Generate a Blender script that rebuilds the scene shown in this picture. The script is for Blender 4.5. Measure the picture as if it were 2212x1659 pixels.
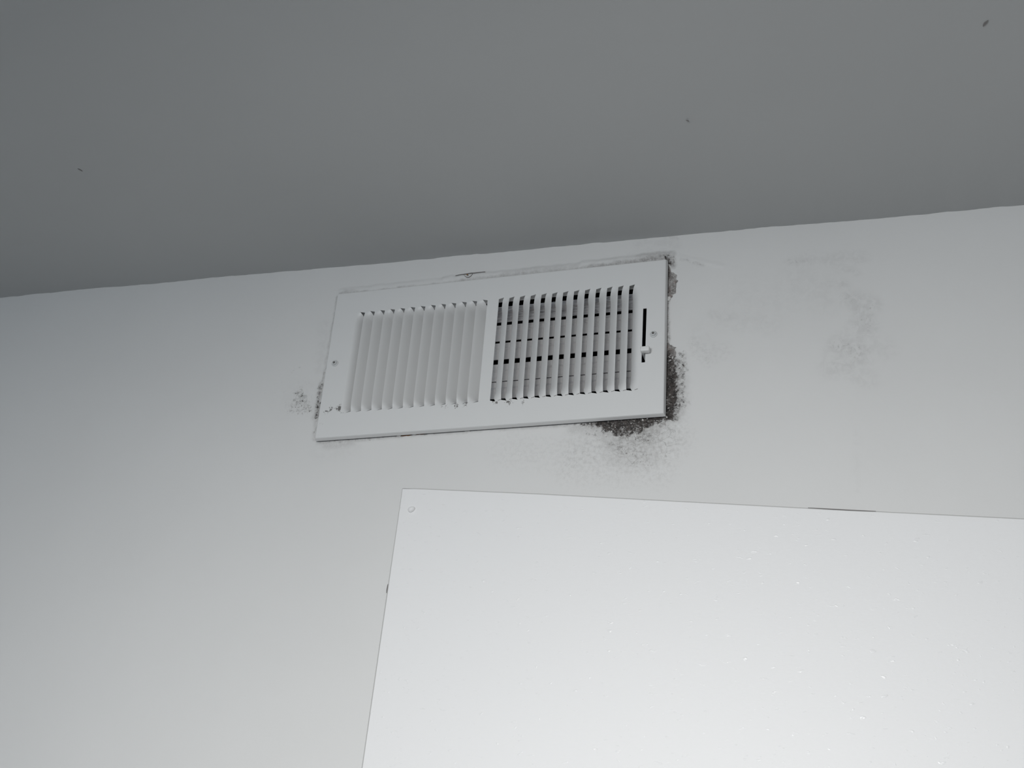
import bpy, bmesh, math, random
import numpy as np
from mathutils import Matrix, Vector
from mathutils.geometry import tessellate_polygon

scene = bpy.context.scene
for o in list(bpy.data.objects):
    bpy.data.objects.remove(o, do_unlink=True)
COL = scene.collection
random.seed(7)

# ------------------------------------------------------------------ camera
cam_data = bpy.data.cameras.new('camera')
cam_data.sensor_fit = 'HORIZONTAL'
cam_data.sensor_width = 36.0
cam_data.lens = 2800.0 * 36.0 / 2212.0
cam_data.clip_start = 0.02
cam = bpy.data.objects.new('camera', cam_data)
COL.objects.link(cam)
_r = Vector((0.9542580, 0.2842662, 0.0926519))
_u = Vector((0.0564589, -0.4756408, 0.8778259))
_b = Vector((0.2936053, -0.8324413, -0.4699334))
cam.matrix_world = Matrix(((_r.x, _u.x, _b.x, 0.3962889), (_r.y, _u.y, _b.y, -1.0527574),
                           (_r.z, _u.z, _b.z, 1.6875107), (0, 0, 0, 1)))
scene.camera = cam

# ------------------------------------------------------------------ world, daylight, exposure
world = bpy.data.worlds.new('world')
scene.world = world
world.use_nodes = True
world.node_tree.nodes['Background'].inputs['Color'].default_value = (0.70, 0.83, 1.0, 1)
world.node_tree.nodes['Background'].inputs['Strength'].default_value = 1.0

ROOM_X0, ROOM_X1, ROOM_Y0, CEIL = -1.15, 2.1, -3.3, 2.44
WIN = (-0.95, 0.45, 0.85, 2.05)          # window in the wall behind the camera: x0, x1, z0, z1
day = bpy.data.lights.new('window_daylight', 'AREA')
day.shape = 'RECTANGLE'
day.size, day.size_y = WIN[1] - WIN[0], WIN[3] - WIN[2]
day.energy = 11.0
day.color = (0.70, 0.86, 1.0)
day_o = bpy.data.objects.new('window_daylight', day)
COL.objects.link(day_o)
day_o.location = ((WIN[0] + WIN[1]) / 2, ROOM_Y0 + 0.02, (WIN[2] + WIN[3]) / 2)
day_o.rotation_euler = (math.radians(90), 0, 0)

# lamp hanging under the ceiling behind the viewpoint, its head turned down towards the wall
work = bpy.data.lights.new('hanging_lamp', 'AREA')
work.shape = 'RECTANGLE'
work.size, work.size_y = 0.5, 0.4
work.energy = 17.8
work.color = (1.0, 0.985, 0.955)
work_o = bpy.data.objects.new('hanging_lamp', work)
COL.objects.link(work_o)
work_o.location = (0.13, -1.2, 2.06)
work_o.rotation_euler = Vector((0.5 * math.sin(math.radians(15)), 0.5 * math.cos(math.radians(15)), -0.866)).to_track_quat('-Z', 'Y').to_euler()

vs = scene.view_settings
vs.view_transform = 'Standard'
vs.look = 'None'
vs.exposure = -0.02
vs.gamma = 1.0
vs.use_curve_mapping = False

# stains and damage on the wall, in wall millimetres: (x0, z0, x1, z1, radius, strength)
mold_marks = [(178.4,2304.2,180.8,2237.4,4.22,0.95),(182.6,2286.3,183.4,2239.7,5.11,0.92),(186.4,2276.1,187.6,2241.9,4.15,0.62),(190.5,2285.8,192.6,2248.8,4.62,0.50),(192.6,2304.7,194.9,2285.5,3.26,0.42),(189.1,2303.5,190.9,2300.8,2.33,0.55),(185.7,2297.1,193.9,2290.5,1.86,0.60),(180.3,2301.6,184.2,2291.2,4.21,0.60),(192.7,2270.8,196.8,2251.0,4.59,0.34),(172.6,2414.1,176.5,2407.1,2.95,0.72),(173.4,2404.7,175.4,2374.8,1.96,0.60),(175.3,2364.1,176.7,2314.5,1.92,0.42),(174.7,2369.5,176.7,2337.7,2.89,0.30),(175.2,2417.1,180.0,2412.2,3.93,0.40),(113.4,2234.3,172.6,2236.9,3.77,0.95),(122.5,2229.9,162.0,2231.2,5.15,0.92),(131.8,2223.2,153.6,2224.5,4.64,0.72),(136.6,2215.8,162.6,2216.9,6.00,0.42),(130.2,2211.3,139.4,2203.8,5.09,0.40),(143.8,2203.6,161.1,2202.8,5.95,0.36),(100.9,2233.0,117.9,2233.1,3.31,0.62),(90.8,2235.5,104.4,2234.3,2.38,0.45),(74.9,2236.4,99.8,2236.0,2.40,0.35),(162.0,2231.2,175.7,2236.8,4.13,0.72),(172.9,2230.7,183.9,2222.9,4.10,0.38),(179.0,2239.9,186.0,2237.1,4.11,0.70),(154.9,2196.0,163.9,2188.6,5.45,0.30),(105.1,2224.5,118.5,2223.9,4.24,0.36),(-179.1,2316.5,-180.0,2294.7,1.68,0.42),(-182.1,2294.9,-181.0,2262.7,2.78,0.52),(-180.3,2273.3,-179.6,2257.3,3.30,0.62),(-179.6,2254.7,-177.9,2233.7,1.09,0.35),(-204.7,2283.8,-204.5,2271.5,7.83,0.44),(-199.0,2278.7,-193.1,2266.5,6.68,0.45),(-203.1,2286.4,-199.2,2276.5,3.91,0.50),(-209.6,2270.7,-194.2,2266.6,8.37,0.36),(-213.4,2313.3,-201.3,2290.7,10.21,0.20),(-228.6,2281.5,-175.5,2278.3,22.59,0.16),(-171.8,2228.2,-87.3,2230.7,2.16,0.30),(-121.9,2230.9,-116.5,2228.1,2.11,0.40),(-87.4,2231.3,-51.1,2232.5,1.56,0.45)]
smudge_marks = [(291.9,2397.7,306.2,2396.7,3.68,0.55),(307.1,2399.3,358.3,2396.2,6.39,0.35),(332.8,2394.1,345.4,2387.6,7.19,0.30),(346.4,2351.4,364.8,2342.3,8.77,0.50),(356.6,2343.0,361.9,2317.6,8.69,0.52),(351.8,2323.4,355.4,2308.3,8.64,0.42),(336.8,2302.4,354.9,2293.8,11.22,0.56),(330.2,2281.1,350.6,2284.4,11.16,0.44),(344.4,2280.1,358.0,2264.9,10.22,0.30),(367.4,2302.5,379.1,2292.0,8.49,0.25),(219.8,2345.6,237.5,2337.9,4.67,0.35),(233.1,2338.2,272.2,2329.9,12.01,0.22),(246.0,2363.0,289.4,2359.1,18.55,0.16),(298.2,2373.9,323.5,2356.1,18.14,0.20),(207.0,2325.0,220.6,2303.7,11.64,0.15),(328.0,2371.1,340.6,2368.8,5.35,0.40),(349.5,2384.5,353.5,2379.0,3.55,0.40),(186.5,2411.6,209.6,2401.6,1.46,0.60),(181.3,2428.7,143.6,2435.5,4.92,0.25),(171.6,2439.8,181.1,2437.1,2.98,0.40),(106.9,2411.3,172.2,2424.1,8.10,0.22),(105.7,2214.9,180.1,2211.3,18.76,0.16),(146.5,2191.7,163.8,2191.0,16.38,0.12),(-169.5,2215.3,-134.9,2218.8,8.58,0.16),(-191.3,2367.8,-186.7,2311.5,5.73,0.20),(-207.2,2280.2,-180.8,2278.6,19.01,0.14),(113.8,2226.5,170.8,2228.4,15.95,0.40),(183.6,2296.3,187.6,2241.9,10.25,0.45),(348.4,2214.5,346.6,2156.9,2.48,0.12)]
crack_marks = [(162.6,2216.9,180.0,2213.6,19.15,1.00),(133.1,2199.3,172.1,2197.6,16.54,0.90),(93.3,2201.1,132.7,2206.4,19.71,0.75),(89.7,2189.4,172.6,2183.6,15.91,0.55),(29.3,2208.8,93.3,2201.1,17.49,0.35),(179.1,2237.5,188.2,2222.7,10.03,0.70),(205.3,2304.8,229.3,2303.0,8.32,0.35),(202.8,2315.1,216.5,2294.0,5.58,0.50)]
peel_marks = [(174.4,2402.9,174.6,2395.3,1.95,1.00),(176.1,2393.0,177.2,2375.7,4.86,1.00),(179.4,2391.6,179.5,2375.4,3.39,1.00),(181.3,2388.2,182.7,2386.9,1.94,1.00),(175.4,2373.7,177.0,2369.3,2.17,0.90),(176.7,2315.0,177.7,2312.9,2.35,0.90),(178.6,2310.8,181.0,2306.6,4.23,0.95),(180.2,2304.1,179.9,2286.5,4.21,0.95),(179.1,2286.6,181.5,2242.2,4.65,0.70),(181.7,2311.6,184.8,2311.4,1.41,0.90),(122.3,2233.4,170.5,2235.1,3.75,0.40)]
rust_marks = [(-83.6,2232.1,-75.7,2231.7,1.66,0.90),(-67.1,2232.8,-60.9,2233.5,1.80,0.90),(-75.8,2232.2,-51.2,2233.5,1.29,0.60)]
film_marks = [(-58.2,2405.8,-35.4,2407.7,1.86,0.60),(-35.5,2408.3,-0.3,2408.9,1.84,0.42),(-0.3,2408.9,53.9,2409.8,2.13,0.50),(53.9,2410.4,85.4,2410.1,1.87,0.50),(88.8,2410.3,121.1,2411.6,2.35,0.75),(121.1,2412.1,154.0,2413.8,2.62,0.80),(154.0,2414.3,176.3,2414.8,2.97,0.95),(144.4,2418.1,177.0,2419.2,2.99,0.35),(4.4,2411.8,82.8,2413.1,2.66,0.25),(-180.0,2405.0,-112.4,2404.6,1.04,0.50),(-112.6,2405.8,-58.2,2406.4,1.35,0.50),(-173.7,2406.2,-164.6,2405.9,2.31,0.30),(-181.6,2401.6,-180.8,2344.4,1.04,0.50),(-180.8,2344.4,-179.5,2294.7,1.70,0.35),(-179.5,2294.7,-180.1,2257.3,3.88,0.55),(-180.1,2257.3,-177.6,2232.1,2.19,0.40),(-171.8,2228.2,-136.6,2229.1,2.70,0.40),(-136.6,2229.1,-87.3,2230.7,2.12,0.40),(-165.8,2223.3,-135.8,2224.5,3.22,0.25),(-87.4,2231.3,-1.1,2232.4,1.56,0.35),(8.2,2233.9,113.3,2235.3,1.98,0.45),(173.2,2410.2,174.3,2391.0,2.45,0.90),(174.7,2369.5,176.3,2314.6,2.41,0.60),(176.3,2414.8,178.4,2405.8,3.43,0.80),(177.9,2306.8,179.1,2237.5,5.63,0.85),(183.7,2291.3,186.7,2241.9,6.51,0.60),(190.2,2295.8,193.3,2251.2,5.57,0.25),(113.4,2234.3,177.4,2236.7,5.65,0.85),(122.7,2227.0,166.5,2227.6,7.47,0.60),(132.3,2213.6,162.7,2214.5,10.17,0.34),(133.1,2199.3,163.5,2198.0,9.19,0.20),(91.1,2231.6,118.0,2231.2,5.71,0.35)]
ridge_marks = [(-179.3,2407.3,-61.3,2410.7,2.89,0.90),(-61.4,2411.3,87.6,2413.8,3.29,1.60),(87.5,2414.9,177.1,2418.0,3.58,1.80),(-179.4,2401.4,-174.1,2241.3,2.31,1.00),(186.4,2413.8,227.7,2399.3,2.44,0.40),(-49.1,2415.9,-21.2,2416.0,1.64,-0.20)]

# ------------------------------------------------------------------ helpers
def new_mat(name):
    m = bpy.data.materials.new(name)
    m.use_nodes = True
    nt = m.node_tree
    return m, nt, nt.nodes['Principled BSDF']

def N(nt, kind, **kw):
    n = nt.nodes.new(kind)
    for k, v in kw.items():
        setattr(n, k, v)
    return n

def val(nt, sock, v):
    if hasattr(v, 'is_output') or isinstance(v, bpy.types.NodeSocket):
        nt.links.new(v, sock)
    else:
        sock.default_value = v

def math_node(nt, op, a, b=0.0, c=None, clamp=False):
    n = N(nt, 'ShaderNodeMath', operation=op, use_clamp=clamp)
    val(nt, n.inputs[0], a)
    val(nt, n.inputs[1], b)
    if c is not None:
        val(nt, n.inputs[2], c)
    return n.outputs[0]

def remap(nt, v, a, b, lo=0.0, hi=1.0, smooth=True):
    n = N(nt, 'ShaderNodeMapRange', interpolation_type='SMOOTHSTEP' if smooth else 'LINEAR')
    val(nt, n.inputs['Value'], v)
    n.inputs['From Min'].default_value = a
    n.inputs['From Max'].default_value = b
    n.inputs['To Min'].default_value = lo
    n.inputs['To Max'].default_value = hi
    return n.outputs[0]

def noise(nt, co, scale, detail=4.0, rough=0.55, distort=0.0):
    n = N(nt, 'ShaderNodeTexNoise')
    nt.links.new(co, n.inputs['Vector'])
    n.inputs['Scale'].default_value = scale
    n.inputs['Detail'].default_value = detail
    n.inputs['Roughness'].default_value = rough
    n.inputs['Distortion'].default_value = distort
    return n.outputs['Fac']

def mix(nt, fac, a, b):
    n = N(nt, 'ShaderNodeMix', data_type='RGBA')
    val(nt, n.inputs['Factor'], fac)
    for s, v in ((n.inputs['A'], a), (n.inputs['B'], b)):
        if isinstance(v, tuple):
            s.default_value = (*v, 1.0) if len(v) == 3 else v
        else:
            nt.links.new(v, s)
    return n.outputs['Result']

def bump(nt, height, strength, dist, prev=None):
    n = N(nt, 'ShaderNodeBump')
    n.inputs['Strength'].default_value = strength
    n.inputs['Distance'].default_value = dist
    nt.links.new(height, n.inputs['Height'])
    if prev is not None:
        nt.links.new(prev, n.inputs['Normal'])
    return n.outputs['Normal']

def obj(name, verts, faces, mat, parent=None, smooth=False):
    me = bpy.data.meshes.new(name)
    me.from_pydata([tuple(v) for v in verts], [], faces)
    me.materials.append(mat)
    bm = bmesh.new()
    bm.from_mesh(me)
    bmesh.ops.recalc_face_normals(bm, faces=bm.faces)
    bm.to_mesh(me)
    bm.free()
    if smooth:
        me.shade_smooth()
    o = bpy.data.objects.new(name, me)
    COL.objects.link(o)
    if parent is not None:
        o.parent = parent
    return o

def obj_bm(name, bm, mat, parent=None, smooth=False):
    bmesh.ops.recalc_face_normals(bm, faces=bm.faces)
    me = bpy.data.meshes.new(name)
    bm.to_mesh(me)
    bm.free()
    me.materials.append(mat)
    if smooth:
        me.shade_smooth()
    o = bpy.data.objects.new(name, me)
    COL.objects.link(o)
    if parent is not None:
        o.parent = parent
    return o

def add_box(bm, x0, x1, y0, y1, z0, z1):
    vs_ = [bm.verts.new((x, y, z)) for x in (x0, x1) for y in (y0, y1) for z in (z0, z1)]
    for f in ((0, 1, 3, 2), (4, 6, 7, 5), (0, 4, 5, 1), (2, 3, 7, 6), (0, 2, 6, 4), (1, 5, 7, 3)):
        bm.faces.new([vs_[i] for i in f])

def box_obj(name, dims, mat, parent=None, bevel=0.0, seg=2):
    bm = bmesh.new()
    add_box(bm, *dims)
    if bevel:
        bmesh.ops.bevel(bm, geom=list(bm.edges), offset=bevel, segments=seg, affect='EDGES', profile=0.6)
    return obj_bm(name, bm, mat, parent)

def structure(o):
    o['kind'] = 'structure'
    return o

def tag(o, label, cat, group=None):
    o['label'] = label
    o['category'] = cat
    if group:
        o['group'] = group
    return o

def sstep(x):
    x = np.clip(x, 0, 1)
    return x * x * (3 - 2 * x)

def vnoise(x, z, seed):
    """smooth value noise on numpy arrays, -1..1"""
    xi, zi = np.floor(x).astype(np.int64), np.floor(z).astype(np.int64)
    fx, fz = x - xi, z - zi
    fx, fz = fx * fx * (3 - 2 * fx), fz * fz * (3 - 2 * fz)
    def h(a, b):
        n = (a * 374761393 + b * 668265263 + seed * 974711) & 0x7fffffff
        n = ((n ^ (n >> 13)) * 1274126177) & 0x7fffffff
        return ((n ^ (n >> 16)) & 0xffff) / 32767.5 - 1.0
    return ((h(xi, zi) * (1 - fx) + h(xi + 1, zi) * fx) * (1 - fz)
            + (h(xi, zi + 1) * (1 - fx) + h(xi + 1, zi + 1) * fx) * fz)

# ------------------------------------------------------------------ materials
WALL_COL = (0.69, 0.685, 0.676)

def make_wall_mat():
    m, nt, bs = new_mat('old wall paint')
    co = N(nt, 'ShaderNodeTexCoord').outputs['Object']
    at = N(nt, 'ShaderNodeAttribute', attribute_name='damage')
    sep = N(nt, 'ShaderNodeSeparateColor')
    nt.links.new(at.outputs['Color'], sep.inputs[0])
    mold, smud, peel = sep.outputs[0], sep.outputs[1], sep.outputs[2]
    at2 = N(nt, 'ShaderNodeAttribute', attribute_name='wear')
    sep2 = N(nt, 'ShaderNodeSeparateColor')
    nt.links.new(at2.outputs['Color'], sep2.inputs[0])
    crack, rust, film = sep2.outputs[0], sep2.outputs[1], sep2.outputs[2]
    # faint mottling of the old paint
    big = noise(nt, co, 5.0, 3)
    base = mix(nt, remap(nt, big, 0.3, 0.7), WALL_COL, tuple(c * 0.975 for c in WALL_COL))
    # soft grey smudges, broken up
    s1 = noise(nt, co, 130.0, 6, 0.65, 0.6)
    s2 = noise(nt, co, 380.0, 5, 0.65, 0.2)
    sm = math_node(nt, 'MULTIPLY', smud, remap(nt, s1, 0.36, 0.66, 0.10, 1.0))
    sm2 = remap(nt, math_node(nt, 'ADD', math_node(nt, 'MULTIPLY', smud, 0.62), s2), 0.85, 1.05)
    base = mix(nt, math_node(nt, 'MULTIPLY', sm, 0.42), base, (0.26, 0.25, 0.245))
    base = mix(nt, math_node(nt, 'MULTIPLY', sm2, 0.40), base, (0.20, 0.19, 0.185))
    # peeled plaster
    p1 = noise(nt, co, 240.0, 6, 0.6)
    pm = remap(nt, math_node(nt, 'ADD', peel, math_node(nt, 'MULTIPLY', math_node(nt, 'SUBTRACT', p1, 0.5), 0.55)), 0.44, 0.50)
    p2 = noise(nt, co, 520.0, 5, 0.7)
    plaster = mix(nt, remap(nt, p2, 0.35, 0.68), (0.17, 0.155, 0.15), (0.43, 0.415, 0.40))
    plaster = mix(nt, remap(nt, noise(nt, co, 150.0, 3), 0.52, 0.72, 0, 0.5), plaster, (0.26, 0.17, 0.15))
    base = mix(nt, pm, base, plaster)
    # hair cracks
    warp = N(nt, 'ShaderNodeTexNoise')
    nt.links.new(co, warp.inputs['Vector'])
    warp.inputs['Scale'].default_value = 60.0
    warp.inputs['Detail'].default_value = 3.0
    wv = N(nt, 'ShaderNodeVectorMath', operation='MULTIPLY_ADD')
    nt.links.new(warp.outputs['Color'], wv.inputs[0])
    wv.inputs[1].default_value = (0.013, 0.013, 0.013)
    nt.links.new(co, wv.inputs[2])
    vo = N(nt, 'ShaderNodeTexVoronoi', feature='DISTANCE_TO_EDGE')
    nt.links.new(wv.outputs[0], vo.inputs['Vector'])
    vo.inputs['Scale'].default_value = 110.0
    ln = remap(nt, vo.outputs['Distance'], 0.0, 0.030, 1.0, 0.0)
    ck = math_node(nt, 'MULTIPLY', ln, remap(nt, math_node(nt, 'ADD', math_node(nt, 'MULTIPLY', crack, 0.6), noise(nt, co, 75.0, 4)), 0.88, 1.20))
    base = mix(nt, math_node(nt, 'MULTIPLY', ck, 0.5), base, (0.20, 0.19, 0.18))
    cr = math_node(nt, 'MULTIPLY', crack, remap(nt, noise(nt, co, 260.0, 6, 0.7), 0.42, 0.68, 0.0, 0.34))
    base = mix(nt, cr, base, (0.27, 0.255, 0.245))
    # mould, thick at the register, breaking into spots outwards
    n1 = noise(nt, co, 210.0, 8, 0.68, 0.35)
    n2 = noise(nt, co, 640.0, 5, 0.65)
    nn = math_node(nt, 'ADD', math_node(nt, 'MULTIPLY', n1, 0.62), math_node(nt, 'MULTIPLY', n2, 0.38))
    fl = math_node(nt, 'MULTIPLY', film, remap(nt, nn, 0.36, 0.62, 0.30, 0.85))
    base = mix(nt, fl, base, (0.155, 0.14, 0.133))
    soft = remap(nt, math_node(nt, 'ADD', mold, math_node(nt, 'MULTIPLY', math_node(nt, 'SUBTRACT', nn, 0.5), 3.0)), 0.38, 1.08, 0.0, 0.95, False)
    soft = math_node(nt, 'MULTIPLY', soft, remap(nt, mold, 0.03, 0.30))
    base = mix(nt, math_node(nt, 'MAXIMUM', soft, 0.0), base, mix(nt, remap(nt, n2, 0.35, 0.65), (0.018, 0.016, 0.015), (0.125, 0.11, 0.10)))
    n3 = noise(nt, co, 400.0, 3, 0.5, 0.3)
    d = math_node(nt, 'SUBTRACT', math_node(nt, 'MULTIPLY_ADD', mold, 0.50, 0.17), n3)
    mm = math_node(nt, 'MULTIPLY', remap(nt, d, -0.03, 0.09), remap(nt, mold, 0.05, 0.6, 0.3, 0.92))
    mcol = mix(nt, remap(nt, noise(nt, co, 250.0, 4), 0.38, 0.66), (0.022, 0.019, 0.018), (0.085, 0.072, 0.066))
    base = mix(nt, mm, base, mcol)
    # bits of pale plaster left standing in the mould
    chips = math_node(nt, 'MULTIPLY', remap(nt, noise(nt, co, 480.0, 4, 0.6, 0.5), 0.585, 0.64, 0.0, 0.62), remap(nt, mold, 0.2, 0.6))
    base = mix(nt, chips, base, (0.45, 0.43, 0.415))
    # rust
    rm = remap(nt, math_node(nt, 'ADD', math_node(nt, 'MULTIPLY', rust, 0.7), n1), 0.78, 0.95)
    base = mix(nt, rm, base, (0.26, 0.105, 0.035))
    nt.links.new(base, bs.inputs['Base Color'])
    bs.inputs['Roughness'].default_value = 0.62
    bs.inputs['Specular IOR Level'].default_value = 0.35
    h1 = noise(nt, co, 420.0, 3, 0.5)
    nrm = bump(nt, h1, 0.10, 0.0008)
    nrm = bump(nt, ck, -0.6, 0.0006, nrm)
    nrm = bump(nt, math_node(nt, 'MULTIPLY', pm, p2), -0.9, 0.0016, nrm)
    nrm = bump(nt, math_node(nt, 'MULTIPLY', remap(nt, mold, 0.2, 0.8), n2), 0.8, 0.0016, nrm)
    nrm = bump(nt, math_node(nt, 'MULTIPLY', crack, noise(nt, co, 300.0, 5, 0.6)), 0.5, 0.0012, nrm)
    nt.links.new(nrm, bs.inputs['Normal'])
    return m

def make_paint(name, col, rough=0.6, grain=420.0, bstr=0.08, spec=0.35, dist=0.0008):
    m, nt, bs = new_mat(name)
    co = N(nt, 'ShaderNodeTexCoord').outputs['Object']
    c = mix(nt, remap(nt, noise(nt, co, 4.0, 3), 0.3, 0.7), col, tuple(x * 0.97 for x in col))
    nt.links.new(c, bs.inputs['Base Color'])
    bs.inputs['Roughness'].default_value = rough
    bs.inputs['Specular IOR Level'].default_value = spec
    if bstr:
        nt.links.new(bump(nt, noise(nt, co, grain, 3), bstr, dist), bs.inputs['Normal'])
    return m

def make_enamel():
    """white enamelled sheet steel with a little dirt at the slot ends"""
    m, nt, bs = new_mat('white enamelled steel')
    co = N(nt, 'ShaderNodeTexCoord').outputs['Object']
    blobs = [(-0.1676, -0.056, .007, .8), (-0.1629, -0.0535, .008, .8), (-0.1537, -0.0535, .009, 1.0), (-0.1485, -0.056, .008, .9),
             (-0.1706, -0.0694, .006, .6), (-0.041, -0.0605, .008, .65), (-0.029, -0.0605, .008, .75), (-0.0196, -0.0600, .007, .75),
             (0.011, -0.0605, .008, .75), (0.025, -0.0615, .009, .75), (0.0394, -0.0625, .008, .6), (0.1605, 0.0265, .007, .45),
             (0.152, 0.050, .009, .45), (-0.150, 0.032, .008, .4), (-0.152, 0.020, .005, .55), (-0.14, -0.079, .01, .3), (0.07, -0.076, .02, .25),
             (0.02, 0.0615, .006, .45), (0.06, 0.0615, .006, .45), (0.1, 0.0615, .006, .45), (0.14, 0.0615, .006, .45)]
    sep = N(nt, 'ShaderNodeSeparateXYZ')
    nt.links.new(co, sep.inputs[0])
    cb = N(nt, 'ShaderNodeCombineXYZ')
    nt.links.new(sep.outputs[0], cb.inputs[0])
    nt.links.new(sep.outputs[2], cb.inputs[2])
    acc = None
    for x, z, r, s in blobs:
        dn = N(nt, 'ShaderNodeVectorMath', operation='DISTANCE')
        nt.links.new(cb.outputs[0], dn.inputs[0])
        dn.inputs[1].default_value = (x, 0, z)
        v = remap(nt, dn.outputs['Value'], 0.0, r, s, 0.0)
        acc = v if acc is None else math_node(nt, 'MAXIMUM', acc, v)
    n1 = noise(nt, co, 420.0, 6, 0.65, 0.3)
    msk = remap(nt, math_node(nt, 'SUBTRACT', math_node(nt, 'MULTIPLY_ADD', acc, 0.42, 0.24), n1), 0.0, 0.09)
    msk = math_node(nt, 'MULTIPLY', msk, remap(nt, acc, 0.05, 0.35, 0, 0.85))
    faint = remap(nt, noise(nt, co, 300.0, 4), 0.70, 0.80, 0.0, 0.18)
    base = mix(nt, faint, (0.69, 0.69, 0.685), (0.34, 0.33, 0.32))
    base = mix(nt, msk, base, (0.07, 0.06, 0.055))
    nt.links.new(base, bs.inputs['Base Color'])
    bs.inputs['Roughness'].default_value = 0.42
    bs.inputs['Specular IOR Level'].default_value = 0.4
    nt.links.new(bump(nt, noise(nt, co, 900.0, 2), 0.05, 0.0004), bs.inputs['Normal'])
    return m

def make_damper_mat():
    m, nt, bs = new_mat('dusty grey damper steel')
    co = N(nt, 'ShaderNodeTexCoord').outputs['Object']
    sep = N(nt, 'ShaderNodeSeparateXYZ')
    nt.links.new(co, sep.inputs[0])
    mp = N(nt, 'ShaderNodeMapping')
    nt.links.new(co, mp.inputs['Vector'])
    mp.inputs['Scale'].default_value = (0.35, 1.0, 2.2)
    n1 = noise(nt, mp.outputs[0], 130.0, 7, 0.7, 0.5)
    top = remap(nt, sep.outputs[2], 0.030, 0.050, 0.0, 0.20)
    msk = remap(nt, math_node(nt, 'ADD', n1, top), 0.58, 0.80, 0.0, 0.8)
    base = mix(nt, msk, (0.90, 0.885, 0.89), (0.34, 0.315, 0.32))
    nt.links.new(base, bs.inputs['Base Color'])
    bs.inputs['Roughness'].default_value = 0.55
    return m

def make_panel_mat():
    m, nt, bs = new_mat('glossy white panel paint')
    co = N(nt, 'ShaderNodeTexCoord').outputs['Object']
    bs.inputs['Base Color'].default_value = (0.80, 0.795, 0.795, 1)
    bs.inputs['Specular IOR Level'].default_value = 0.32
    mp = N(nt, 'ShaderNodeMapping')
    nt.links.new(co, mp.inputs['Vector'])
    mp.inputs['Scale'].default_value = (0.6, 1.0, 1.25)
    n1 = noise(nt, mp.outputs[0], 330.0, 3, 0.5)
    n2 = remap(nt, noise(nt, mp.outputs[0], 260.0, 2, 0.5, 0.4), 0.65, 0.80)
    nt.links.new(remap(nt, n2, 0.0, 0.25, 0.50, 0.26), bs.inputs['Roughness'])
    nrm = bump(nt, n1, 0.10, 0.0008)
    nrm = bump(nt, n2, 0.25, 0.0010, nrm)
    nt.links.new(nrm, bs.inputs['Normal'])
    return m

M_WALL = make_wall_mat()
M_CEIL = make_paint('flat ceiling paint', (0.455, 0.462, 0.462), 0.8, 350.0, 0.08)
M_SIDE = make_paint('side wall paint', (0.60, 0.61, 0.62), 0.7)
M_FLOOR = make_paint('grey floor', (0.26, 0.25, 0.24), 0.6)
M_ENAMEL = make_enamel()
M_BLADE = M_ENAMEL
M_DAMPER = make_damper_mat()
M_PANEL = make_panel_mat()
M_SCREW = make_paint('painted screw head', (0.60, 0.61, 0.61), 0.35, bstr=0.0, spec=0.5)
M_FLAKE = make_paint('curled paint flake', (0.60, 0.59, 0.575), 0.6)
M_GREYFLAKE = make_paint('dirty paint flake', (0.34, 0.32, 0.31), 0.7)
M_RUST = make_paint('rusty nail', (0.24, 0.12, 0.05), 0.8, 900.0, 0.5)
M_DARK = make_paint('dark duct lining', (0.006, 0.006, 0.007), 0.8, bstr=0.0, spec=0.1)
M_SPECK = make_paint('dark fleck', (0.10, 0.09, 0.085), 0.8, bstr=0.0)
M_FLECK = make_paint('grey fleck', (0.21, 0.20, 0.195), 0.8, bstr=0.0)
M_JOINT_SHADE = make_paint('painted joint shade', (0.45, 0.445, 0.435), 0.8, bstr=0.0)
M_LEVER = make_paint('white damper lever', (0.74, 0.74, 0.73), 0.4, bstr=0.0)
M_TRIM = make_paint('white trim', (0.7, 0.7, 0.7), 0.5)

# ------------------------------------------------------------------ register placement
ZC = 2.3185108
YF = -0.0075
TILT = math.radians(1.375)
W, H = 0.350, 0.1690

# ------------------------------------------------------------------ the wall in view
def graded(lo, hi, steps):
    """coordinates from lo to hi; steps = [(upto, step), ...]"""
    out, x = [lo], lo
    for upto, st in steps:
        n = max(1, int(round((upto - x) / st)))
        out += [x + (upto - x) * (i + 1) / n for i in range(n)]
        x = upto
    return np.array(out)

def field(marks, X, Z, fall=0.55):
    """densest mark at each wall point; X, Z in mm"""
    out = np.zeros_like(X)
    for x0, z0, x1, z1, r, s in marks:
        R = r * (1 + fall) + 1
        sel = ((X > min(x0, x1) - R) & (X < max(x0, x1) + R) & (Z > min(z0, z1) - R) & (Z < max(z0, z1) + R))
        if not sel.any():
            continue
        px, pz = X[sel], Z[sel]
        dx, dz = x1 - x0, z1 - z0
        t = np.clip(((px - x0) * dx + (pz - z0) * dz) / max(dx * dx + dz * dz, 1e-6), 0, 1)
        d = np.hypot(px - x0 - t * dx, pz - z0 - t * dz)
        v = s * sstep((r * (1 + fall) - d) / (r * 2 * fall))
        cur = out[sel]
        out[sel] = np.where(np.abs(v) > np.abs(cur), v, cur)
    return out

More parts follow.
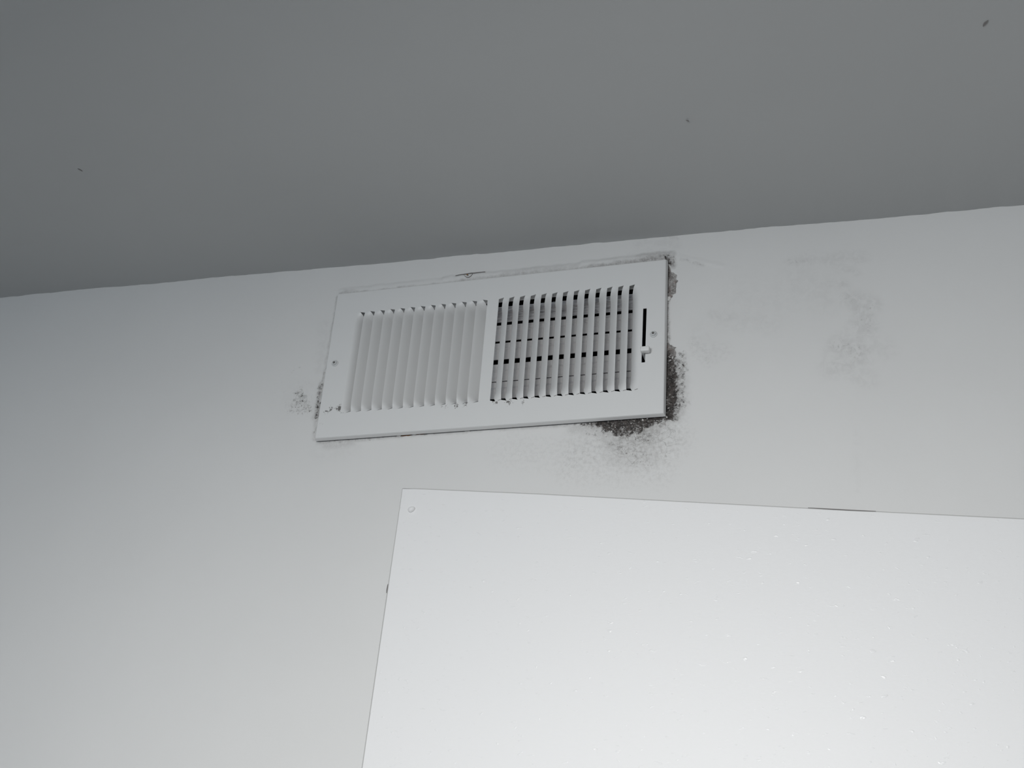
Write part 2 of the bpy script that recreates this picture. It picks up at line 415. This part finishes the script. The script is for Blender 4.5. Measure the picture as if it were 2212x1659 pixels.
def build_wall():
    xs = graded(ROOM_X0, ROOM_X1, [(-0.5, .05), (-0.24, .01), (0.165, .0014), (0.205, .0006), (0.26, .0014), (0.52, .004), (0.8, .02), (ROOM_X1, .1)])
    zs = graded(0.0, CEIL + 0.01, [(1.6, .2), (2.10, .02), (2.20, .0025), (CEIL + 0.01, .0011)])
    X, Z = np.meshgrid(xs, zs)
    nx, nz = len(xs), len(zs)
    xm, zm = X.ravel() * 1e3, Z.ravel() * 1e3
    jx = vnoise(xm / 6, zm / 6, 3) * 1.6 + vnoise(xm / 2.2, zm / 2.2, 4) * 0.8
    jz = vnoise(xm / 6, zm / 6, 5) * 1.6 + vnoise(xm / 2.2, zm / 2.2, 6) * 0.8
    fm = field(mold_marks, xm + jx, zm + jz)
    fs = field(smudge_marks, xm + jx, zm + jz, 0.9)
    fp = field(peel_marks, xm + jx * .7, zm + jz * .7, 0.35)
    fc = field(crack_marks, xm, zm, 0.8)
    fr = field(rust_marks, xm, zm, 0.5)
    ff = field(film_marks, xm + jx * .6, zm + jz * .6, 0.95)
    ridge = field(ridge_marks, xm + jx * .5, zm + jz * .5, 0.7)
    y = 0.0006 * vnoise(xm / 120, zm / 90, 11) + 0.00012 * vnoise(xm / 25, zm / 22, 12)
    y -= ridge * 1e-3 * (1 + 0.25 * vnoise(xm / 9, zm / 9, 14))
    y += 0.0010 * sstep((fp - 0.40) / 0.15) * (0.75 + 0.35 * vnoise(xm / 1.7, zm / 1.7, 15))
    y += 0.00035 * np.minimum(fc + fm, 1) * vnoise(xm / 2.6, zm / 2.3, 16)
    verts = np.c_[X.ravel(), y, Z.ravel()]
    i = np.arange(nz - 1)[:, None] * nx + np.arange(nx - 1)[None, :]
    cx = (X[:-1, :-1] + X[1:, 1:]) / 2
    cz = (Z[:-1, :-1] + Z[1:, 1:]) / 2
    keep = ~((np.abs(cx) < 0.158) & (np.abs(cz - ZC) < 0.066))
    i = i[keep]
    quads = np.c_[i, i + 1, i + nx + 1, i + nx]
    me = bpy.data.meshes.new('wall_back')
    me.vertices.add(len(verts))
    me.vertices.foreach_set('co', verts.astype(np.float32).ravel())
    me.loops.add(quads.size)
    me.loops.foreach_set('vertex_index', quads.astype(np.int32).ravel())
    me.polygons.add(len(quads))
    me.polygons.foreach_set('loop_start', np.arange(0, quads.size, 4, dtype=np.int32))
    me.update(calc_edges=True)
    for name, ch in (('damage', (fm, fs, fp)), ('wear', (fc, fr, ff))):
        a = me.color_attributes.new(name, 'FLOAT_COLOR', 'POINT')
        a.data.foreach_set('color', np.c_[ch[0], ch[1], ch[2], np.ones(len(verts))].astype(np.float32).ravel())
    me.materials.append(M_WALL)
    me.shade_smooth()
    me.validate()
    o = bpy.data.objects.new('wall_back', me)
    COL.objects.link(o)
    return structure(o)

wall = build_wall()

# lining of the hole behind the register
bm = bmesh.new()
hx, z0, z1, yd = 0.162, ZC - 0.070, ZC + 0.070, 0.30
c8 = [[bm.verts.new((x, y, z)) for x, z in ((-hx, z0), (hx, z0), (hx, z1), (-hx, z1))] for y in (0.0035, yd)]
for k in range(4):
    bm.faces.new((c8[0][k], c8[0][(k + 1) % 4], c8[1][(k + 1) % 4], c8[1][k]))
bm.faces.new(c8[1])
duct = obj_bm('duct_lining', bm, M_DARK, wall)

# ceiling with a slightly wavering line where it meets the wall
def build_ceiling():
    xs = graded(ROOM_X0, ROOM_X1, [(-0.7, .05), (0.65, .004), (ROOM_X1, .1)])
    ys = -graded(-0.01, -ROOM_Y0, [(0.02, .005), (0.4, .02), (-ROOM_Y0, .2)])
    X, Y = np.meshgrid(xs, ys)
    xm, ym = X.ravel() * 1e3, Y.ravel() * 1e3
    edge = np.exp(np.minimum(ym, 0) / 60.0)
    z = CEIL + edge * (0.0009 * vnoise(xm / 70, ym / 500, 21) + 0.0004 * vnoise(xm / 16, ym / 200, 22) + 0.0003 * vnoise(xm / 6, ym / 99, 23))
    z += 0.0008 * vnoise(xm / 240, ym / 200, 25) * (1 - edge)
    nx = len(xs)
    vts = np.c_[X.ravel(), Y.ravel(), z]
    fcs = [(a, a + 1, a + nx + 1, a + nx) for r in range(len(ys) - 1) for a in range(r * nx, r * nx + nx - 1)]
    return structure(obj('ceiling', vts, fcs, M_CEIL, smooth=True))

ceiling = build_ceiling()

# the rest of the room, behind the camera and to both sides
structure(box_obj('floor', (ROOM_X0, ROOM_X1, ROOM_Y0, 0.0, -0.08, 0.0), M_FLOOR))
structure(box_obj('wall_left', (ROOM_X0 - 0.08, ROOM_X0, ROOM_Y0, 0.0, 0.0, CEIL), M_SIDE))
structure(box_obj('wall_right', (ROOM_X1, ROOM_X1 + 0.08, ROOM_Y0, 0.0, 0.0, CEIL), M_SIDE))
bm = bmesh.new()
ya, yb = ROOM_Y0 - 0.10, ROOM_Y0
add_box(bm, ROOM_X0, WIN[0], ya, yb, 0.0, CEIL)
add_box(bm, WIN[1], ROOM_X1, ya, yb, 0.0, CEIL)
add_box(bm, WIN[0], WIN[1], ya, yb, 0.0, WIN[2])
add_box(bm, WIN[0], WIN[1], ya, yb, WIN[3], CEIL)
structure(obj_bm('wall_front', bm, M_SIDE))
win = structure(box_obj('window_1', (WIN[0], WIN[1], ya + 0.02, ya + 0.05, WIN[2], WIN[2] + 0.04), M_TRIM))
box_obj('window_frame', (WIN[0], WIN[1], ya + 0.02, ya + 0.05, WIN[3] - 0.04, WIN[3]), M_TRIM, win)
box_obj('window_frame', (WIN[0], WIN[0] + 0.04, ya + 0.02, ya + 0.05, WIN[2] + 0.04, WIN[3] - 0.04), M_TRIM, win)
box_obj('window_frame', (WIN[1] - 0.04, WIN[1], ya + 0.02, ya + 0.05, WIN[2] + 0.04, WIN[3] - 0.04), M_TRIM, win)

# ------------------------------------------------------------------ the register
reg = bpy.data.objects.new('air_register', None)
COL.objects.link(reg)
reg.location = (0, YF, ZC)
reg.rotation_euler = (0, -TILT, 0)
tag(reg, 'white steel air supply vent with vertical louvers, mounted crookedly below the ceiling', 'air vent')

P = 0.01120
XA, XB = -0.14088, 0.00548          # shear line of the first slot, left and right bank
ZT, ZB = 0.05826, -0.05813          # slot ends at the shear line
NOTCH = 0.0012
TH = 0.0008                         # sheet thickness
BACK_X, PROUD = 0.0019, 0.0018

def bank_outline(side):
    """louver window of one bank; side +1: cells open to the left of the blade, -1: mirrored"""
    top, bot = [], []
    x0 = XB if side > 0 else XA + 12 * P
    for k in range(13):
        for s, n in ((0.0, 0.0), (0.5, NOTCH)):
            x = x0 + side * (k + s) * P
            top.append((x, ZT + n))
            bot.append((x, ZB - n))
    x = x0 + side * 13 * P
    top.append((x, ZT))
    bot.append((x, ZB))
    return top + bot[::-1]

def build_plate():
    hw, hh = W / 2, H / 2
    outer = [(-hw, -hh), (hw, -hh), (hw, hh), (-hw, hh)]
    slot = [(0.15365, -0.0297), (0.15715, -0.0297), (0.15755, 0.0305), (0.1541, 0.0305)]
    loops = [outer, bank_outline(1), bank_outline(-1), slot]
    flat = [p for l in loops for p in l]
    tris = tessellate_polygon([[Vector((x, z, 0)) for x, z in l] for l in loops])
    n = len(flat)
    verts = [(x, 0.0, z) for x, z in flat] + [(x, TH, z) for x, z in flat]
    faces = [tuple(t) for t in tris] + [tuple(i + n for i in reversed(t)) for t in tris]
    base = 4
    for l in loops[1:]:
        m = len(l)
        for k in range(m):
            a, b = base + k, base + (k + 1) % m
            faces.append((a, b, b + n, a + n))
        base += m
    # folded lip round the outside
    prof = [(0.0005, 0.0003), (0.0009, 0.0011), (0.0018, 0.0050), (0.0010, 0.0052), (0.0001, 0.0014)]
    ring_prev = [0, 1, 2, 3]
    for off, y in prof:
        ring = []
        for sx, sz in ((-1, -1), (1, -1), (1, 1), (-1, 1)):
            ring.append(len(verts))
            verts.append((sx * (hw + off), y, sz * (hh + off)))
        for k in range(4):
            faces.append((ring_prev[k], ring_prev[(k + 1) % 4], ring[(k + 1) % 4], ring[k]))
        ring_prev = ring
    inner = [n, n + 1, n + 2, n + 3]
    for k in range(4):
        faces.append((ring_prev[k], ring_prev[(k + 1) % 4], inner[(k + 1) % 4], inner[k]))
    return obj('face_plate', verts, faces, M_ENAMEL, reg)

build_plate()

def blade_mesh(kind, side):
    """one louver in cell coordinates: x 0 at the shear line .. P, blade front edge at x = P.
    kind 'free': front edge stands proud; 'end': front edge runs into the plate"""
    NT, rows = 9, []
    DEPTH, CURVE = (0.0084, 1.4) if side > 0 else (0.0098, 1.25)
    L = ZT - ZB
    qs = [0, .0006, .0013, .0022, .0032, .0044, .0058, .0075, .0095, .013, .018, .026]
    qs = qs + [L / 2] + [L - q for q in reversed(qs)]
    verts = []
    for back in (0, 1):
        for q in qs:
            w = q / L
            qq = min(q, L - q)
            ramp = 0.0120 if side > 0 else (0.0066 if q < L / 2 else 0.0036)
            m = min(1.0, qq / ramp)
            m = 1 - (1 - m) ** 2.2
            m2 = float(sstep(np.array(qq / 0.0090)))
            md = float(sstep(np.array(qq / (0.0160 if side > 0 else 0.0100))) * 0.8 + 0.2 * sstep(np.array(qq / 0.006)))
            for j in range(NT + 1):
                t = j / NT
                rest = 0.5 * P + 0.5 * P * t
                n = NOTCH * (1 - t)
                z = (ZT + n) * (1 - w) + (ZB - n) * w
                x = rest * (1 - m) + (BACK_X + (P - BACK_X) * t) * m
                if kind == 'free':
                    y = DEPTH * md * (1 - t) ** CURVE - PROUD * m2 * t ** 1.6
                else:
                    y = DEPTH * md * (1 - t) ** 1.9
                verts.append((x, y + back * TH * 0.9, z))
    nq, nt_ = len(qs), NT + 1
    o = nq * nt_
    faces = []
    for r in range(nq - 1):
        for j in range(NT):
            a = r * nt_ + j
            faces.append((a, a + 1, a + nt_ + 1, a + nt_))
            faces.append((a + o, a + nt_ + o, a + nt_ + 1 + o, a + 1 + o))
        for j in (0, NT):
            a = r * nt_ + j
            faces.append((a, a + nt_, a + nt_ + o, a + o))
    for r in (0, nq - 1):
        for j in range(NT):
            a = r * nt_ + j
            faces.append((a, a + 1, a + 1 + o, a + o))
    return verts, faces

def place_blades():
    protos = {}
    for side in (1, -1):
        for kind in ('free', 'end'):
            v, f = blade_mesh(kind, side)
            v = [(side * x, y, z) for x, y, z in v]
            me = bpy.data.meshes.new('louver_blade')
            me.from_pydata(v, [], f)
            bm = bmesh.new()
            bm.from_mesh(me)
            bmesh.ops.recalc_face_normals(bm, faces=bm.faces)
            for e in bm.edges:
                e.smooth = e.calc_face_angle(0) < math.radians(40)
            bm.to_mesh(me)
            bm.free()
            me.shade_smooth()
            for e in me.edges:
                pass
            me.set_sharp_from_angle(angle=math.radians(40))
            me.materials.append(M_BLADE)
            protos[(side, kind)] = me
        x0 = XB if side > 0 else XA + 12 * P
        for k in range(13):
            o = bpy.data.objects.new('louver_blade', protos[(side, 'end' if k == 12 else 'free')])
            COL.objects.link(o)
            o.parent = reg
            o.location = (x0 + side * k * P, 0, 0)
place_blades()

# damper frame and the horizontal damper blades behind the louvers
bm = bmesh.new()
fx, fz, fd = 0.1514, 0.0602, 0.0095
add_box(bm, -fx, fx, TH, fd, fz, fz + TH)
add_box(bm, -fx, fx, TH, fd, -fz - TH, -fz)
add_box(bm, -fx - TH, -fx, TH, fd, -fz - TH, fz + TH)
add_box(bm, fx, fx + TH, TH, fd, -fz - TH, fz + TH)
damper = obj_bm('damper_frame', bm, M_ENAMEL, reg)
for zt, zb in ((.0612, .0424), (.0389, .0201), (.0178, -.0014), (-.0068, -.0264), (-.0272, -.0460)):
    hgt = zt - zb
    prof = [(0.0194, zt), (0.0198, zt - 0.30 * hgt), (0.0212, zt - 0.36 * hgt), (0.0206, zt - 0.62 * hgt), (0.0194, zb + 0.001), (0.0190, zb)]
    v, f = [], []
    for x in (-0.151, 0.1465):
        for back in (0, 0.0008):
            v += [(x, y + back, z) for y, z in prof]
    m = len(prof)
    for k in range(m - 1):
        f += [(k, k + 1, k + 1 + 2 * m, k + 2 * m), (k + m, k + 3 * m, k + 1 + 3 * m, k + 1 + m)]
        f += [(k, k + m, k + 1 + m, k + 1), (k + 2 * m, k + 1 + 2 * m, k + 1 + 3 * m, k + 3 * m)]
    f += [(0, 2 * m, 3 * m, m), (m - 1, 2 * m - 1, 4 * m - 1, 3 * m - 1)]
    obj('damper_blade', v, f, M_DAMPER, reg)

# damper lever standing out of its slot
bm = bmesh.new()
add_box(bm, 0.1536, 0.1625, -0.0076, -0.0012, -0.0212, -0.0160)
bmesh.ops.bevel(bm, geom=list(bm.edges), offset=0.0012, segments=3, affect='EDGES', profile=0.5)
lever = obj_bm('damper_lever', bm, M_LEVER, reg, smooth=True)
lever.data.set_sharp_from_angle(angle=math.radians(35))
box_obj('lever_stem', (0.1541, 0.1566, -0.0030, 0.012, -0.0208, -0.0168), M_LEVER, lever, 0.0003, 1)

# hex washer screws
def screw(u, v, spin, tiltx):
    bm = bmesh.new()
    def ring(r, y, n=24, ph=0.0):
        return [bm.verts.new((r * math.cos(ph + 2 * math.pi * i / n), y, r * math.sin(ph + 2 * math.pi * i / n))) for i in range(n)]
    def join(a, b):
        n = len(a)
        for i in range(n):
            bm.faces.new((a[i], a[(i + 1) % n], b[(i + 1) % n], b[i]))
    def hexr(r, n=24):
        out = []
        for i in range(n):
            a = 2 * math.pi * i / n
            k = math.cos(math.pi / 6) / math.cos((a + math.pi / 6) % (math.pi / 3) - math.pi / 6)
            out.append(r * k)
        return out
    def hexring(r, y):
        return [bm.verts.new((q * math.cos(2 * math.pi * i / 24), y, q * math.sin(2 * math.pi * i / 24))) for i, q in enumerate(hexr(r))]
    prof = [ring(.0036, 0.0004), ring(.0036, -.0006), ring(.0031, -.0010), hexring(.0027, -.0010), hexring(.0027, -.0024), hexring(.0023, -.0029),
            ring(.0014, -.0029), ring(.0013, -.0012)]
    for a, b in zip(prof, prof[1:]):
        join(a, b)
    bm.faces.new(prof[-1])
    bm.faces.new(prof[0])
    o = obj_bm('screw', bm, M_SCREW, reg)
    o.location = (u, 0, v)
    o.rotation_euler = (tiltx, spin, 0)
    # dark disc in the drive recess
    bm = bmesh.new()
    bmesh.ops.create_circle(bm, cap_ends=True, radius=0.00125, segments=12, matrix=Matrix.Rotation(math.radians(90), 4, 'X'))
    r = obj_bm('drive_recess', bm, M_SPECK, o)
    r.location = (0, -0.0014, 0)
screw(-0.1662, -0.0005, 0.2, 0.05)
screw(0.1648, 0.0003, 0.5, -0.04)

def sliver(name, pts, width, mat, parent, y=-0.0006, taper=True):
    """thin ragged line of painted shade or an open crack lying on a surface of the wall"""
    v, f = [], []
    n = len(pts)
    for k, (x, z) in enumerate(pts):
        x2, z2 = pts[min(k + 1, n - 1)]
        x1, z1 = pts[max(k - 1, 0)]
        d = math.hypot(x2 - x1, z2 - z1)
        nx_, nz_ = -(z2 - z1) / d, (x2 - x1) / d
        w = width * (0.15 + 0.85 * math.sin(math.pi * (k + .2) / (n - .6))) * 0.5
        if not taper:
            w = width * 0.5
        for yy in (y, y + 0.0009):
            v += [(x + nx_ * w, yy, z + nz_ * w), (x - nx_ * w, yy, z - nz_ * w)]
    for k in range(n - 1):
        a, b = 4 * k, 4 * k + 4
        f += [(a, a + 1, b + 1, b), (a + 2, b + 2, b + 3, a + 3), (a, b, b + 2, a + 2), (a + 1, a + 3, b + 3, b + 1)]
    f += [(0, 2, 3, 1), (4 * n - 4, 4 * n - 3, 4 * n - 1, 4 * n - 2)]
    return obj(name, v, f, mat, parent)

# ------------------------------------------------------------------ the white panel lower on the wall
def build_panel():
    y0, y1 = -0.003, 0.0004
    top = [(-0.07352, 2.17278), (-0.06, 2.17195), (-0.04439, 2.17077), (-0.02786, 2.16947), (0.06163, 2.16234), (0.20776, 2.14929), (0.300, 2.14100), (0.31939, 2.13924),
           (0.34996, 2.13661), (0.365, 2.1355), (0.47806, 2.12583), (1.30, 2.0570)]
    left = [(-0.0734, 1.20), (-0.0733, 1.90981), (-0.07341, 2.0723)]
    pts = left + top + [(1.30, 1.20)]
    bm = bmesh.new()
    f = bm.faces.new([bm.verts.new((x, y0, z)) for x, z in pts])
    r = bmesh.ops.extrude_face_region(bm, geom=[f])
    bmesh.ops.translate(bm, verts=[v for v in r['geom'] if isinstance(v, bmesh.types.BMVert)], vec=(0, y1 - y0, 0))
    bmesh.ops.recalc_face_normals(bm, faces=bm.faces)
    front = [e for e in bm.edges if all(abs(v.co.y - y0) < 1e-6 for v in e.verts)]
    bmesh.ops.bevel(bm, geom=front, offset=0.0007, segments=2, affect='EDGES', profile=0.5)
    bmesh.ops.triangulate(bm, faces=[q for q in bm.faces if len(q.verts) > 4])
    root = obj_bm('mounted_board', bm, M_PANEL)
    tag(root, 'large glossy white board fixed flat to the wall below the vent', 'wall panel')
    painted_shade = [(x - 0.0004, z) for x, z in left] + [(x, z + 0.0003) for x, z in top[:-1]]
    sliver('joint_shade_line', painted_shade, 0.0007, M_JOINT_SHADE, root, -0.0024, False)  # shadow line along the board's top and left edges, drawn as a grey strip
    # painted-over nail bump in its upper corner
    bm = bmesh.new()
    bmesh.ops.create_uvsphere(bm, u_segments=16, v_segments=10, radius=1.0)
    for v in bm.verts:
        v.co = Vector((v.co.x * 0.0036 * (1 + 0.15 * v.co.z), v.co.y * 0.0030, v.co.z * 0.0030 + 0.0006 * v.co.x))
    bmp = obj_bm('nail_bump', bm, M_PANEL, root, smooth=True)
    bmp.location = (-0.0609, y0, 2.1503)
build_panel()

# ------------------------------------------------------------------ small damage on the wall
def flake(x, z, size, mat, lift, ang, elong=1.6, curl=0.3, name='paint_flake'):
    """irregular thin chip of paint, one edge lifted off the wall"""
    n, v, f = 11, [], []
    rad = [size * (0.45 + 0.75 * random.random()) for _ in range(n)]
    top = []
    for i in range(n):
        a = 2 * math.pi * i / n
        top.append((rad[i] * elong * math.cos(a), rad[i] * math.sin(a)))
    ring = [(0.0, 0.0)] + [(a * .55, b * .55) for a, b in top] + top
    for back in (0, 1):
        for a, b in ring:
            s = (b / size + 1) * 0.5
            y = -lift * s - curl * size * (b / size) ** 2 * 0.4 - 0.00025 + back * 0.00028
            ca, sa = math.cos(ang), math.sin(ang)
            v.append((a * ca - b * sa, y, a * sa + b * ca))
    m = len(ring)
    for i in range(n):
        j = (i + 1) % n
        for o_ in (0, m):
            f += [(o_, o_ + 1 + i, o_ + 1 + j), (o_ + 1 + i, o_ + 1 + n + i, o_ + 1 + n + j, o_ + 1 + j)]
        f.append((1 + n + i, 1 + n + j, m + 1 + n + j, m + 1 + n + i))
    o = obj(name, v, f, mat, wall)
    o.location = (x, 0.0, z)
    return o

flake(0.1769, 2.3660, 0.0022, M_FLAKE, 0.0012, 1.2, 2.0)
for x, z, s, a in ((-0.0143, 2.2328, .0010, .05), (-0.0035, 2.2335, .0011, .1), (0.0058, 2.2345, .0010, .12), (-0.086, 2.2305, .0009, .1), (-0.070, 2.2312, .0008, 0)):
    flake(x, z, s, M_FLAKE, 0.0012, a, 3.2)
for _ in range(24):
    t = random.random()
    x = 0.112 + 0.068 * t
    z = 2.2335 - 0.016 * random.random() ** 1.1 + 0.010 * (t - 0.4)
    flake(x, z, 0.0004 + 0.0008 * random.random() ** 2, M_FLAKE if random.random() < .72 else M_GREYFLAKE, 0.0004 * random.random(), random.uniform(0, 6.3), 1.1 + random.random() * .7)
for _ in range(7):
    z = 2.236 + 0.068 * random.random()
    flake(0.1785 + 0.0075 * random.random(), z, 0.0005 + 0.0005 * random.random(), M_FLAKE if random.random() < .2 else M_GREYFLAKE, 0.0004, random.uniform(0, 6.3), 1.8)

# popped nail with its torn paint, above the register
bm = bmesh.new()
bmesh.ops.create_uvsphere(bm, u_segments=14, v_segments=8, radius=1.0)
for v in bm.verts:
    v.co = Vector((v.co.x * 0.0010, v.co.y * 0.0005, v.co.z * 0.0008))
nail = obj_bm('nail_head', bm, M_RUST, wall, smooth=True)
nail.location = (-0.0352, -0.0034, 2.4127)
flake(-0.0345, 2.4130, 0.0017, M_LEVER, 0.0012, 0.15, 1.7, 0.1)
sliver('crack', [(-0.049, 2.4141), (-0.045, 2.4147), (-0.0405, 2.4149), (-0.0365, 2.4152), (-0.0315, 2.4156), (-0.0285, 2.4154), (-0.024, 2.4155), (-0.019, 2.4157), (-0.0165, 2.4157)], 0.0006, M_FLECK, wall, -0.0019)
sliver('crack', [(-0.0398, 2.4142), (-0.0382, 2.4122), (-0.0360, 2.4106), (-0.0335, 2.4106), (-0.0312, 2.4122), (-0.0302, 2.4146)], 0.0005, M_FLECK, wall, -0.0020)
# open joint along the top edge of the panel, chip on its left edge
sliver('open_joint', [(0.306, 2.1411), (0.318, 2.1400), (0.328, 2.1390), (0.340, 2.1379), (0.352, 2.1370), (0.362, 2.1362)], 0.0007, M_FLECK, wall, -0.0031)
sliver('open_joint', [(-0.0742, 2.0765), (-0.0743, 2.0735), (-0.0744, 2.0705), (-0.0743, 2.0680)], 0.0007, M_FLECK, wall, -0.0031)
# ragged flecks stuck to the ceiling
def fleck(x, y, ln, ang):
    v, f = [], []
    n = 6
    for k in range(n):
        s = k / (n - 1) - 0.5
        w = ln * 0.13 * (1 - (2 * abs(s)) ** 1.5) + ln * 0.02
        bend = ln * 0.18 * (s * s)
        for zz in (0.0, -0.0006):
            for e in (-1, 1):
                px, py = s * ln, bend + e * w
                v.append((px * math.cos(ang) - py * math.sin(ang), px * math.sin(ang) + py * math.cos(ang), zz))
    for k in range(n - 1):
        a, b = 4 * k, 4 * k + 4
        f += [(a, a + 1, b + 1, b), (a + 2, b + 2, b + 3, a + 3), (a, b, b + 2, a + 2), (a + 1, a + 3, b + 3, b + 1)]
    f += [(0, 2, 3, 1), (4 * n - 4, 4 * n - 3, 4 * n - 1, 4 * n - 2)]
    o = obj('fleck', v, f, M_FLECK, ceiling)
    o.location = (x, y, CEIL - 0.0002)
fleck(0.4672, -0.2446, 0.0068, -1.0)
fleck(-0.3789, -0.2042, 0.0055, 1.1)
fleck(0.2223, -0.1716, 0.0030, 0.6)
